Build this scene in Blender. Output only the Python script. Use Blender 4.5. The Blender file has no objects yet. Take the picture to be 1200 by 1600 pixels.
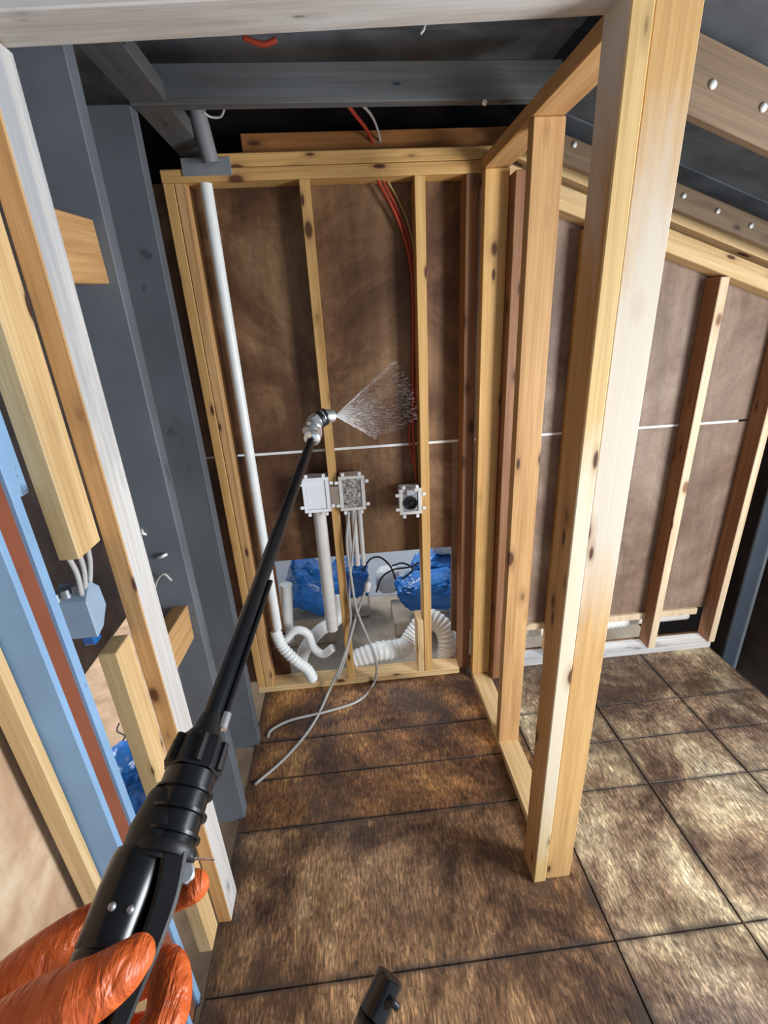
import bpy, bmesh, math, random
from mathutils import Vector, Matrix, noise
random.seed(7)
scn = bpy.context.scene
COL = scn.collection

# ------------------------------------------------------------------ camera
CAMH = 1.70
ROT = Matrix(((0.99482349, 0.07888676, -0.06405546),
              (-0.08876418, 0.36773733, -0.92568363),
              (-0.0494686, 0.92657765, 0.37283605)))
F = 730.0
cd = bpy.data.cameras.new('camera'); cam = bpy.data.objects.new('camera', cd); COL.objects.link(cam)
cd.sensor_fit = 'VERTICAL'; cd.sensor_height = 32.0; cd.lens = 32.0 * F / 1600.0
cd.clip_start = 0.02
cam.matrix_world = Matrix.Translation((0, 0, CAMH)) @ ROT.to_4x4()
scn.camera = cam

# ------------------------------------------------------------------ light
w = bpy.data.worlds.new('world'); scn.world = w; w.use_nodes = True
bg = w.node_tree.nodes['Background']
bg.inputs[0].default_value = (0.74, 0.86, 1.0, 1); bg.inputs[1].default_value = 0.60

def area(name, loc, target, sx, sy, power, col):
    l = bpy.data.lights.new(name, 'AREA'); l.shape = 'RECTANGLE'; l.size = sx; l.size_y = sy
    l.energy = power; l.color = col
    o = bpy.data.objects.new(name, l); COL.objects.link(o)
    o.location = loc
    o.rotation_euler = (Vector(target) - Vector(loc)).to_track_quat('-Z', 'Y').to_euler()
    return o
# daylight from the open doorway behind and to the right of the photographer
area('doorway_daylight', (2.12, 0.05, 1.25), (-0.3, 1.15, 0.85), 0.75, 1.3, 80, (0.95, 0.98, 1.0))
sl_ = bpy.data.lights.new('hazy_sun', 'SUN'); sl_.energy = 2.2; sl_.angle = math.radians(25); sl_.color = (0.96, 0.98, 1.0)
so = bpy.data.objects.new('hazy_sun', sl_); COL.objects.link(so); so.location = (-2, 6, 6)
so.rotation_euler = (Vector((0.45, -0.42, -0.78))).to_track_quat('-Z', 'Y').to_euler()

scn.view_settings.view_transform = 'Standard'; scn.view_settings.look = 'None'
scn.view_settings.gamma = 1.0; scn.view_settings.use_curve_mapping = False
scn.view_settings.exposure = 0.25

# ------------------------------------------------------------------ survey helpers: sight lines -> real positions
EYE = Vector((0, 0, CAMH))
def ray(px, py): return ROT @ Vector(((px-600)/F, -(py-800)/F, -1.0))
def onx(px, py, x): r = ray(px, py); return EYE + r*(x/r.x)
def ony(px, py, y): r = ray(px, py); return EYE + r*(y/r.y)
def onz(px, py, z=0.0): r = ray(px, py); return EYE + r*((z-CAMH)/r.z)
def at(px, py, d): return EYE + ray(px, py)*d

# ------------------------------------------------------------------ materials
class N:
    def __init__(s, name, rough=0.7, spec=0.35):
        s.m = bpy.data.materials.new(name); s.m.use_nodes = True; s.t = s.m.node_tree
        s.b = s.t.nodes['Principled BSDF']; s.b.inputs['Roughness'].default_value = rough
        s.b.inputs['Specular IOR Level'].default_value = spec
        s.tc = s.t.nodes.new('ShaderNodeTexCoord'); s._rnd = None
    def n(s, t, **k):
        x = s.t.nodes.new(t)
        for a, b in k.items(): setattr(x, a, b)
        return x
    def l(s, a, b): s.t.links.new(a, b)
    def rnd(s):
        if not s._rnd:
            s._rnd = s.n('ShaderNodeObjectInfo').outputs['Random']
        return s._rnd
    def coords(s, scale=(1, 1, 1), world=False, shift=True):
        mp = s.n('ShaderNodeMapping'); mp.inputs['Scale'].default_value = scale
        if world:
            g = s.n('ShaderNodeNewGeometry'); s.l(g.outputs['Position'], mp.inputs['Vector'])
        else:
            s.l(s.tc.outputs['Object'], mp.inputs['Vector'])
            if shift:
                m = s.n('ShaderNodeMath', operation='MULTIPLY'); s.l(s.rnd(), m.inputs[0]); m.inputs[1].default_value = 37.0
                s.l(m.outputs[0], mp.inputs['Location'])
        return mp.outputs[0]
    def noise(s, vec, scale=5, detail=4, rough=0.55, dist=0.0):
        x = s.n('ShaderNodeTexNoise'); x.inputs['Scale'].default_value = scale; x.inputs['Detail'].default_value = detail
        x.inputs['Roughness'].default_value = rough; x.inputs['Distortion'].default_value = dist
        s.l(vec, x.inputs['Vector']); return x.outputs['Fac']
    def ramp(s, fac, stops):
        r = s.n('ShaderNodeValToRGB'); e = r.color_ramp.elements
        while len(e) < len(stops): e.new(0.5)
        for q, (p, c) in zip(e, stops):
            q.position = p; q.color = c if len(c) == 4 else (*c, 1)
        s.l(fac, r.inputs[0]); return r.outputs[0]
    def mix(s, fac, a, b, mode='MIX'):
        x = s.n('ShaderNodeMix', data_type='RGBA', blend_type=mode)
        for i, v in ((0, fac), (6, a), (7, b)):
            if hasattr(v, 'links') or hasattr(v, 'is_linked'): s.l(v, x.inputs[i])
            else: x.inputs[i].default_value = v if i == 0 else ((*v, 1) if len(v) == 3 else v)
        return x.outputs[2]
    def col(s, c):
        if hasattr(c, 'is_linked'): s.l(c, s.b.inputs['Base Color'])
        else: s.b.inputs['Base Color'].default_value = (*c, 1)
    def bump(s, h, strength=0.3, dist=0.002):
        b = s.n('ShaderNodeBump'); b.inputs['Strength'].default_value = strength; b.inputs['Distance'].default_value = dist
        s.l(h, b.inputs['Height']); s.l(b.outputs[0], s.b.inputs['Normal'])
W = (1, 1, 1); K = (0, 0, 0)

def wood(name, c0, c1, knot=(0.10, 0.035, 0.015), wash=0.0, washc=(0.62, 0.62, 0.60), rough=0.62, kn=0.075, band=None):
    """sawn pine, grain along the board's own long axis (local Z)"""
    m = N(name, rough)
    g = m.noise(m.coords((26, 26, 0.9)), 1.6, 5, 0.6, 0.6)
    f = m.noise(m.coords((150, 150, 3)), 1.0, 3, 0.6)
    c = m.ramp(g, [(0.30, c0), (0.52, tuple((a+b)/2 for a, b in zip(c0, c1))), (0.70, c1)])
    c = m.mix(m.ramp(f, [(0.35, (0.74, 0.70, 0.64)), (0.6, W)]), K, c, 'MIX') if False else m.mix(0.55, c, m.ramp(f, [(0.35, (0.72, 0.66, 0.58)), (0.62, W)]), 'MULTIPLY')
    t = m.noise(m.coords((2.2, 2.2, 0.9)), 1.0, 2)
    c = m.mix(0.7, c, m.ramp(t, [(0.3, (0.84, 0.78, 0.70)), (0.65, (1.06, 1.02, 0.97))]), 'MULTIPLY')
    if wash:
        k = m.noise(m.coords((5, 5, 0.9)), 1.3, 5, 0.62, 0.4)
        c = m.mix(m.ramp(k, [(0.62-wash*0.5, K), (0.78-wash*0.5, W)]), c, washc)
    if band:       # bleached stretch of the board between two heights, ragged edge
        sx = m.n('ShaderNodeSeparateXYZ'); m.l(m.tc.outputs['Object'], sx.inputs[0])
        k = m.noise(m.coords((9, 9, 1.6)), 1.0, 5, 0.62, 0.4)
        ad = m.n('ShaderNodeMath', operation='MULTIPLY_ADD'); m.l(k, ad.inputs[0]); ad.inputs[1].default_value = 0.9; m.l(sx.outputs['Z'], ad.inputs[2])
        z0, z1 = band[0]+0.45, band[1]+0.45
        mr = m.n('ShaderNodeMapRange'); m.l(ad.outputs[0], mr.inputs['Value']); mr.inputs[1].default_value = z0-0.4; mr.inputs[2].default_value = z1+0.4
        w_ = z1-z0+0.8
        c = m.mix(m.ramp(mr.outputs[0], [(0.25/w_, K), (0.55/w_, W), (1-0.55/w_, W), (1-0.25/w_, K)]), c, band[2])
    for sc, k_, kc in (((9, 9, 4.4), kn*1.6, knot), ((15, 15, 4.6), kn*1.25, tuple(x*0.8 for x in knot))):
        v = m.n('ShaderNodeTexVoronoi'); v.inputs['Scale'].default_value = 1.0; m.l(m.coords(sc), v.inputs['Vector'])
        c = m.mix(m.ramp(v.outputs['Distance'], [(k_*1.2, (0.45, 0.45, 0.45)), (k_*2.4, K)]), c, tuple((a+b)/2 for a, b in zip(c1, kc)))
        c = m.mix(m.ramp(v.outputs['Distance'], [(k_*0.8, W), (k_*1.25, K)]), c, kc)
    m.col(c); m.bump(f, 0.25, 0.001)
    return m.m

M = {}
M['pine'] = wood('pine', (0.72, 0.47, 0.19), (0.52, 0.29, 0.10))
M['pine_warm'] = wood('pine_warm', (0.66, 0.42, 0.20), (0.46, 0.255, 0.105))
M['pine_pale'] = wood('pine_pale', (0.78, 0.60, 0.34), (0.60, 0.40, 0.19))
M['pine_orange'] = wood('pine_orange', (0.45, 0.20, 0.06), (0.25, 0.10, 0.03))
M['pine_wash'] = wood('pine_wash', (0.66, 0.42, 0.19), (0.50, 0.28, 0.11), wash=0.28)
M['post_face'] = wood('post_face_pine', (0.68, 0.45, 0.20), (0.54, 0.32, 0.13), band=(1.02, 1.88, (0.58, 0.51, 0.42)))
M['post_edge'] = wood('post_edge_pine', (0.76, 0.57, 0.28), (0.64, 0.44, 0.19), band=(0.30, 1.35, (0.70, 0.61, 0.46)))
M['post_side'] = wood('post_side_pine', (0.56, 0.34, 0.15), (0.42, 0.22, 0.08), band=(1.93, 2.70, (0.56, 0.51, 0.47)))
M['pine_white'] = wood('pine_white', (0.70, 0.71, 0.73), (0.57, 0.57, 0.57), knot=(0.30, 0.30, 0.31), wash=0.25, washc=(0.40, 0.41, 0.43), kn=0.06)
M['pine_cream'] = wood('cream_pine', (0.84, 0.71, 0.53), (0.70, 0.54, 0.36), knot=(0.25, 0.13, 0.07))
M['pine_grey'] = wood('weathered_grey_pine', (0.58, 0.57, 0.56), (0.48, 0.46, 0.45), knot=(0.3, 0.27, 0.25), kn=0.04, wash=0.2, washc=(0.62, 0.62, 0.63))
M['grey_wood'] = wood('grey_wood', (0.135, 0.145, 0.158), (0.085, 0.094, 0.105), knot=(0.03, 0.035, 0.045), rough=0.6, kn=0.04)
M['dark_wood'] = wood('dark_wood', (0.060, 0.068, 0.078), (0.030, 0.034, 0.040), knot=(0.015, 0.015, 0.018), rough=0.7, kn=0.04)
M['rafter_wood'] = wood('rafter_wood', (0.25, 0.18, 0.12), (0.15, 0.105, 0.07), knot=(0.06, 0.04, 0.03), rough=0.5, kn=0.04)
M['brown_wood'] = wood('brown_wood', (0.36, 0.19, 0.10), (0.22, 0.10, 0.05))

def plain(name, c, rough=0.5, spec=0.4, metal=0.0, var=0.12, scale=18, bump=0.0):
    m = N(name, rough, spec); m.b.inputs['Metallic'].default_value = metal
    k = m.noise(m.coords((1, 1, 1)), scale, 4)
    m.col(m.ramp(k, [(0.3, tuple(x*(1-var) for x in c)), (0.7, tuple(min(1, x*(1+var)) for x in c))]))
    if bump: m.bump(k, bump, 0.002)
    return m.m
M['pvc'] = plain('white_pvc', (0.80, 0.81, 0.80), 0.35, var=0.05)
M['pvc_dirty'] = plain('grey_white_pvc', (0.66, 0.64, 0.61), 0.4, var=0.08, scale=14)
M['grey_pipe'] = plain('grey_pipe', (0.20, 0.20, 0.21), 0.5)
M['zinc'] = plain('zinc', (0.42, 0.44, 0.47), 0.4, metal=0.7)
M['chrome'] = plain('chrome', (0.80, 0.82, 0.84), 0.22, metal=0.85, var=0.08)
M['screw'] = plain('bright_screw', (0.88, 0.90, 0.92), 0.18, spec=0.9, metal=0.35)
M['black'] = plain('black_plastic', (0.006, 0.007, 0.009), 0.24, spec=0.5, var=0.3)
M['black_matte'] = plain('black_rubber', (0.009, 0.010, 0.012), 0.45, spec=0.35, var=0.3)
M['cable'] = plain('grey_cable', (0.46, 0.45, 0.44), 0.45, var=0.06)
M['cable_black'] = plain('black_cable', (0.015, 0.015, 0.02), 0.4)
M['cable_red'] = plain('red_cable', (0.36, 0.045, 0.022), 0.45)
M['cable_yellow'] = plain('yellow_cable', (0.40, 0.26, 0.09), 0.5)
M['box_white'] = plain('white_plastic_box', (0.80, 0.82, 0.86), 0.3, var=0.04)
M['box_grey'] = plain('blue_grey_box', (0.30, 0.40, 0.52), 0.45, var=0.08)
M['void'] = plain('unlit_void_black', (0.010, 0.008, 0.008), 0.9, spec=0.1)  # near-black colour carries the darkness of unlit gaps

def chipped(name, c, under, amt=0.36, rough=0.5):
    m = N(name, rough)
    a = m.noise(m.coords((9, 9, 5)), 1.2, 6, 0.65, 0.3); b = m.noise(m.coords((3, 3, 2)), 2, 3)
    base = m.ramp(b, [(0.3, tuple(x*0.85 for x in c)), (0.7, tuple(x*1.12 for x in c))])
    m.col(m.mix(m.ramp(a, [(amt-0.05, W), (amt, K)]), base, under)); m.bump(a, 0.3, 0.002)
    return m.m
M['blue_steel'] = chipped('blue_painted_steel', (0.235, 0.40, 0.62), (0.10, 0.13, 0.18), 0.36)
M['slate_steel'] = chipped('slate_painted_steel', (0.045, 0.056, 0.075), (0.02, 0.02, 0.025), 0.36)
M['slate_wood'] = chipped('slate_grey_paint', (0.130, 0.146, 0.166), (0.075, 0.085, 0.10), 0.38, 0.6)
M['rust'] = chipped('rust', (0.22, 0.065, 0.03), (0.10, 0.05, 0.035), 0.40, 0.8)

# wet strand board floor
def osb(name, hue, lift=0.0):
    m = N(name, 0.42, 0.5)
    wv = m.coords((1, 1, 1), world=True)
    def flakes(rot, sc):
        mp = m.n('ShaderNodeMapping'); mp.inputs['Rotation'].default_value = (0, 0, math.radians(rot)); mp.inputs['Scale'].default_value = sc
        g = m.n('ShaderNodeNewGeometry'); m.l(g.outputs['Position'], mp.inputs['Vector'])
        return m.noise(mp.outputs[0], 1.0, 4, 0.72, 0.5)
    vo = m.n('ShaderNodeTexVoronoi'); vo.inputs['Scale'].default_value = 17; m.l(wv, vo.inputs['Vector'])
    vs = m.n('ShaderNodeSeparateColor'); m.l(vo.outputs['Color'], vs.inputs[0])
    d = flakes(10, (150, 26, 20)); e = flakes(-38, (130, 30, 20)); e2 = flakes(55, (120, 32, 20))
    big = m.noise(wv, 2.1, 7, 0.70, 0.6); mid = m.noise(m.coords((1, 1, 3), world=True), 7.5, 5, 0.7, 0.6)
    r_ = [(0.34, (0.06, 0.05, 0.045)), (0.49, (0.55, 0.53, 0.51)), (0.57, (0.95, 0.93, 0.9)), (0.66, (1.75, 1.68, 1.55))]
    strand = m.mix(m.ramp(vs.outputs[0], [(0.50, K), (0.56, W)]), m.ramp(d, r_), m.mix(m.ramp(vs.outputs[1], [(0.5, K), (0.56, W)]), m.ramp(e, r_), m.ramp(e2, r_)))
    base = m.ramp(big, [(0.39-lift, hue[0]), (0.47-lift, hue[1]), (0.545-lift, hue[2]), (0.63-lift, hue[3])])
    c = m.mix(0.80, base, strand, 'MULTIPLY')
    c = m.mix(0.75, c, m.ramp(mid, [(0.30, (0.42, 0.36, 0.34)), (0.60, (1.25, 1.2, 1.15))]), 'MULTIPLY')
    pa = m.noise(wv, 1.3, 3, 0.5, 0.4)
    c = m.mix(m.ramp(pa, [(0.48, K), (0.62, (0.55, 0.55, 0.55))]), c, m.mix(1.0, c, (0.80, 0.86, 1.02), 'MULTIPLY'))
    # grime that has crept in from the joints between the panels
    bl = m.noise(wv, 3.3, 4, 0.6, 0.3)
    c = m.mix(m.ramp(bl, [(0.52, K), (0.66, (0.80, 0.80, 0.80))]), c, (0.060, 0.036, 0.026))
    ge = m.n('ShaderNodeVectorMath', operation='SUBTRACT'); m.l(m.tc.outputs['Generated'], ge.inputs[0]); ge.inputs[1].default_value = (0.5, 0.5, 0.5)
    ab = m.n('ShaderNodeVectorMath', operation='ABSOLUTE'); m.l(ge.outputs[0], ab.inputs[0])
    sx = m.n('ShaderNodeSeparateXYZ'); m.l(ab.outputs[0], sx.inputs[0])
    mxn = m.n('ShaderNodeMath', operation='MAXIMUM'); m.l(sx.outputs['X'], mxn.inputs[0]); m.l(sx.outputs['Y'], mxn.inputs[1])
    en = m.noise(wv, 11, 4, 0.7); ea = m.n('ShaderNodeMath', operation='MULTIPLY_ADD'); m.l(en, ea.inputs[0]); ea.inputs[1].default_value = 0.10; m.l(mxn.outputs[0], ea.inputs[2])
    c = m.mix(m.ramp(ea.outputs[0], [(0.512, K), (0.556, (0.85, 0.85, 0.85))]), c, (0.05, 0.038, 0.034))
    m.col(c)
    r = m.ramp(bl, [(0.35, (0.52, 0.52, 0.52)), (0.65, (0.28, 0.28, 0.28))]); m.l(r, m.b.inputs['Roughness'])
    m.bump(d, 0.5, 0.003)
    return m.m
M['osb_room'] = osb('wet_strand_board', [(0.13, 0.085, 0.062), (0.31, 0.215, 0.145), (0.53, 0.42, 0.275), (0.84, 0.74, 0.51)])
M['osb_stain_shade'] = osb('stained_shaded_strand_board', [(0.09, 0.050, 0.032), (0.25, 0.145, 0.08), (0.43, 0.265, 0.14), (0.66, 0.46, 0.26)])  # foreground panels: floor stain plus shade mixed into a darker colour
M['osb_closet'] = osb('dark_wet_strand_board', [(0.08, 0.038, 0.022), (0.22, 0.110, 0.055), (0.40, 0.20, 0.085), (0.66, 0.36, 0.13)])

def sheathing(name, lo, mid_, hi):
    m = N(name, 0.55, 0.35)
    wv = m.coords((1, 1, 1), world=True)
    big = m.noise(wv, 2.3, 6, 0.66, 0.7); st = m.noise(m.coords((16, 16, 1.7), world=True), 1.0, 5, 0.65, 0.5)
    fine = m.noise(wv, 70, 4, 0.7)
    c = m.ramp(big, [(0.36, lo), (0.50, mid_), (0.66, hi)])
    c = m.mix(0.6, c, m.ramp(st, [(0.33, (0.62, 0.60, 0.58)), (0.66, (1.25, 1.22, 1.2))]), 'MULTIPLY')
    c = m.mix(0.35, c, m.ramp(fine, [(0.35, (0.55, 0.53, 0.5)), (0.65, W)]), 'MULTIPLY')
    m.col(c); return m.m
M['sheath'] = sheathing('brown_sheathing', (0.070, 0.030, 0.014), (0.14, 0.066, 0.030), (0.27, 0.16, 0.080))
M['sheath_pale'] = sheathing('pale_brown_sheathing', (0.17, 0.105, 0.072), (0.25, 0.17, 0.125), (0.35, 0.26, 0.20))
def ply():
    m = N('beige_plywood', 0.5, 0.4)
    wv = m.coords((1, 1, 1), world=True)
    a = m.noise(wv, 3.2, 6, 0.62, 0.8); b = m.noise(m.coords((4, 40, 4), world=True), 1, 4)
    c = m.ramp(a, [(0.32, (0.36, 0.22, 0.13)), (0.5, (0.50, 0.34, 0.22)), (0.68, (0.68, 0.54, 0.38))])
    m.col(m.mix(0.4, c, m.ramp(b, [(0.3, (0.7, 0.68, 0.66)), (0.6, W)]), 'MULTIPLY')); return m.m
M['ply'] = ply()
M['ground'] = plain('grey_dirt', (0.46, 0.38, 0.29), 0.85, var=0.35, scale=4, bump=0.4)
M['ground_tan'] = plain('tan_dirt', (0.62, 0.40, 0.24), 0.85, var=0.35, scale=6, bump=0.4)
M['white_sheet'] = plain('white_sheeting', (0.80, 0.84, 0.88), 0.6, var=0.06)
M['dark_brown'] = plain('dark_brown_panel', (0.060, 0.034, 0.024), 0.6, var=0.5, scale=6)
M['deck'] = plain('dark_roof_deck', (0.12, 0.14, 0.162), 0.65, var=0.4, scale=7)
M['tarp'] = plain('blue_tarp', (0.015, 0.17, 0.56), 0.28, spec=0.6, var=0.35, scale=9, bump=0.5)
M['groove'] = plain('groove_grime', (0.012, 0.011, 0.012), 0.8, spec=0.2)
def dirty():
    m = N('spattered_clear_cover', 0.25, 0.6)
    v = m.noise(m.coords((1, 1, 1)), 95, 5, 0.7, 1.0)
    m.col(m.ramp(v, [(0.38, (0.05, 0.042, 0.035)), (0.50, (0.26, 0.24, 0.22)), (0.62, (0.66, 0.66, 0.66))])); m.bump(v, 0.6, 0.002); return m.m
M['dirty'] = dirty()
def glove():
    m = N('orange_nitrile', 0.42, 0.45)
    a = m.noise(m.coords((1, 1, 1)), 28, 3, 0.5, 1.2); b = m.noise(m.coords((95, 22, 26)), 1.0, 3, 0.55, 1.0)
    m.col(m.ramp(a, [(0.3, (0.52, 0.085, 0.015)), (0.7, (0.68, 0.14, 0.028))]))
    ad = m.n('ShaderNodeMath', operation='MULTIPLY_ADD'); m.l(b, ad.inputs[0]); ad.inputs[1].default_value = 0.9; m.l(a, ad.inputs[2])
    m.bump(ad.outputs[0], 0.6, 0.010)
    m.b.inputs['Subsurface Weight'].default_value = 0.08; m.b.inputs['Subsurface Radius'].default_value = (0.01, 0.003, 0.001)
    return m.m
M['glove'] = glove()

# ------------------------------------------------------------------ building helpers
WM = {}
def place(o, parent, Mx):
    COL.objects.link(o)
    if parent is not None:
        o.parent = parent; o.matrix_basis = WM[parent.name].inverted() @ Mx
    else: o.matrix_basis = Mx
    WM[o.name] = Mx
    return o
def tag(o, label=None, cat=None, group=None, kind=None):
    if label: o['label'] = label
    if cat: o['category'] = cat
    if group: o['group'] = group
    if kind: o['kind'] = kind
    return o
def empty(name, loc, label=None, cat=None, group=None, kind=None):
    o = bpy.data.objects.new(name, None); o.empty_display_size = 0.05
    place(o, None, Matrix.Translation(Vector(loc))); return tag(o, label, cat, group, kind)
def mesh_obj(name, bm, mat, parent=None, Mx=None, smooth=False):
    me = bpy.data.meshes.new(name)
    bmesh.ops.recalc_face_normals(bm, faces=bm.faces)
    if smooth:
        for f in bm.faces: f.smooth = True
    bm.to_mesh(me); bm.free()
    for mm in (mat if isinstance(mat, (list, tuple)) else [mat]): me.materials.append(mm)
    o = bpy.data.objects.new(name, me)
    return place(o, parent, Mx or Matrix.Identity(4))
def add_box(bm, x0, x1, y0, y1, z0, z1, bevel=0.0):
    b2 = bmesh.new()
    bmesh.ops.create_cube(b2, size=1, matrix=Matrix.Translation(((x0+x1)/2, (y0+y1)/2, (z0+z1)/2)) @ Matrix.Diagonal((x1-x0, y1-y0, z1-z0, 1)))
    if bevel: bmesh.ops.bevel(b2, geom=b2.edges[:], offset=bevel, segments=1, affect='EDGES')
    me = bpy.data.meshes.new('tmp'); b2.to_mesh(me); b2.free(); bm.from_mesh(me); bpy.data.meshes.remove(me)
def box(name, x0, x1, y0, y1, z0, z1, mat, parent=None, bevel=0.002):
    c = Vector(((x0+x1)/2, (y0+y1)/2, z0)); bm = bmesh.new()
    add_box(bm, x0-c.x, x1-c.x, y0-c.y, y1-c.y, 0, z1-z0, bevel)
    return mesh_obj(name, bm, mat, parent, Matrix.Translation(c))
def frame_of(p0, p1, xh):
    z = (Vector(p1)-Vector(p0)).normalized(); x = Vector(xh); x = (x - z*x.dot(z)).normalized(); y = z.cross(x)
    m = Matrix((x, y, z)).transposed().to_4x4(); m.translation = Vector(p0); return m
def beam(name, p0, p1, wx, wy, mat, parent=None, xh=(1, 0, 0), bevel=0.0025, warp=0.0):
    """a board from p0 to p1 (axis through its middle), wx across xh"""
    L = (Vector(p1)-Vector(p0)).length; bm = bmesh.new()
    add_box(bm, -wx/2, wx/2, -wy/2, wy/2, 0, L, bevel)
    return mesh_obj(name, bm, mat, parent, frame_of(p0, p1, xh))
def stud(name, x0, x1, y0, y1, z0, z1, mat, parent=None):
    return beam(name, ((x0+x1)/2, (y0+y1)/2, z0), ((x0+x1)/2, (y0+y1)/2, z1), x1-x0, y1-y0, mat, parent)
def smooth_path(pts, n=8):
    P = [Vector(p) for p in pts]; Q = [P[0]*2-P[1]] + P + [P[-1]*2-P[-2]]; out = []
    for i in range(1, len(Q)-2):
        a, b, c, d = Q[i-1:i+3]
        for k in range(n):
            t = k/n
            out.append(0.5*((2*b)+(c-a)*t+(2*a-5*b+4*c-d)*t*t+(3*b-a-3*c+d)*t**3))
    out.append(P[-1]); return out
def sweep(bm, pts, rad, seg=10, cap=True, squash=None):
    """rings along pts; rad number or list"""
    pts = [Vector(p) for p in pts]; n = len(pts)
    R = rad if isinstance(rad, (list, tuple)) else [rad]*n
    t0 = (pts[1]-pts[0]).normalized(); u = t0.orthogonal().normalized(); rings = []
    for i, p in enumerate(pts):
        t = (pts[min(i+1, n-1)]-pts[max(i-1, 0)]).normalized()
        u = (u - t*u.dot(t)).normalized(); v = t.cross(u)
        rings.append([bm.verts.new(p + (u*math.cos(a)+v*math.sin(a))*R[i]) for a in (2*math.pi*k/seg for k in range(seg))])
    for a, b in zip(rings, rings[1:]):
        for k in range(seg): bm.faces.new((a[k], a[(k+1) % seg], b[(k+1) % seg], b[k]))
    if cap: bm.faces.new(rings[0][::-1]); bm.faces.new(rings[-1])
def tube(name, pts, rad, mat, parent=None, seg=10, n=8, smooth=True, straight=False):
    P = [Vector(p) for p in pts]; o = P[0].copy()
    Q = P if straight else smooth_path(P, n)
    if isinstance(rad, (list, tuple)) and not straight:
        rr = []
        for i in range(len(rad)-1):
            rr += [rad[i]+(rad[i+1]-rad[i])*k/n for k in range(n)]
        rad = rr+[rad[-1]]
    bm = bmesh.new(); sweep(bm, [q-o for q in Q], rad, seg)
    ob = mesh_obj(name, bm, mat, parent, Matrix.Translation(o), smooth)
    return ob
def rings(name, prof, p0, p1, mat, parent=None, seg=24, xh=(1, 0, 0), smooth=True, flat=1.0):
    """lathe: prof list of (distance from p0 towards p1, radius)"""
    bm = bmesh.new(); rs = []
    for z, r in prof:
        rs.append([bm.verts.new((r*math.cos(2*math.pi*k/seg), flat*r*math.sin(2*math.pi*k/seg), z)) for k in range(seg)])
    for a, b in zip(rs, rs[1:]):
        for k in range(seg): bm.faces.new((a[k], a[(k+1) % seg], b[(k+1) % seg], b[k]))
    bm.faces.new(rs[0][::-1]); bm.faces.new(rs[-1])
    o = mesh_obj(name, bm, mat, parent, frame_of(p0, p1, xh), False)
    if smooth:
        for f in o.data.polygons: f.use_smooth = len(f.vertices) == 4
        o.data.set_sharp_from_angle(angle=math.radians(40))
    return o
def corrugated(name, pts, r, mat, parent=None, pitch=0.011, amp=0.10, seg=18):
    P = smooth_path(pts, 40); Q = [P[0]]; acc = 0
    step = pitch/4
    for a, b in zip(P, P[1:]):
        d = (b-a).length; acc += d
        if acc >= step: Q.append(b); acc = 0
    R = [r*(1+amp*math.sin(i*math.pi/2)) for i in range(len(Q))]
    o = Q[0].copy(); bm = bmesh.new(); sweep(bm, [q-o for q in Q], R, seg)
    return mesh_obj(name, bm, mat, parent, Matrix.Translation(o), True)

# ================================================================== SETTING
BY, SY = 1.905, 1.994            # stud fronts and sheathing of the back wall
# ---- floor: dark bed with grooved strand-board panels
fl = box('floor', -0.52, 1.85, -0.9, 1.995, -0.06, -0.014, M['groove'], None, 0.0); tag(fl, kind='structure')
xs = [-0.52, 0.66, 1.054, 1.459, 1.85]; ys = [-0.9, -0.35, 0.10, 0.425, 0.742, 1.198, 1.405, 1.595, 1.995]
for i in range(4):
    for j in range(8):
        g = 0.0024; z = random.uniform(-0.0012, 0.0)
        box('floor_panel', xs[i]+(g if i else 0), xs[i+1]-(g if i < 3 else 0), ys[j]+g, ys[j+1]-g, -0.0139, z,
            M['osb_closet'] if (i == 0 and ys[j] > 1.1) else M['osb_stain_shade'] if (i == 0 and ys[j] > 0.3) else M['osb_room'], fl, 0.0005)
# ---- ground outside (seen through the cut-out and between the left studs)
gr = box('ground', -0.56, 3.5, 2.02, 7, -0.55, -0.30, M['ground'], None, 0.0); tag(gr, kind='structure')
gl = box('ground_side', -4.5, -0.56, -2.0, 7, -0.55, -0.30, M['ground_tan'], None, 0.0); tag(gl, kind='structure')
ws = beam('tilted_white_sheet', (0.6, 3.20, -0.31), (0.6, 3.75, 0.22), 3.6, 0.03, M['white_sheet'], None, (1, 0, 0)); tag(ws, kind='structure')  # stands for the white wall, tilted back so the sun brightens it

# ---- back wall: frame, brown sheathing in two courses, white strip as daylight in the seam
wb = empty('wall_back', (0.6, BY, 0), kind='structure')
def wplank(name, x0, x1, z0, z1, mat=None): return box(name, x0, x1, SY, SY+0.012, z0, z1, mat or M['sheath'], wb, 0.001)
wplank('sheathing_panel', -0.62, 0.50, 1.213, 2.19); wplank('sheathing_panel', 0.503, 1.90, 1.213, 2.19, M['sheath_pale'])
wplank('sheathing_panel', -0.62, -0.392, 0.0, 1.203); wplank('sheathing_panel', -0.392, 0.455, 0.69, 1.203)
wplank('sheathing_panel', 0.455, 0.98, 0.20, 1.203, M['sheath_pale']); wplank('sheathing_panel', 0.983, 1.90, 0.20, 1.203, M['sheath_pale'])
wplank('sheathing_panel', 0.50, 1.90, 0.0, 0.035)
box('gap_light_strip', -0.42, 1.785, SY-0.004, SY+0.006, 1.2025, 1.2135, M['pvc'], wb, 0.001)  # white strip standing in for daylight through the gap between sheets
box('blocking', 0.62, 1.79, SY-0.02, SY, 0.172, 0.208, M['pine_cream'], wb, 0.002)
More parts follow.
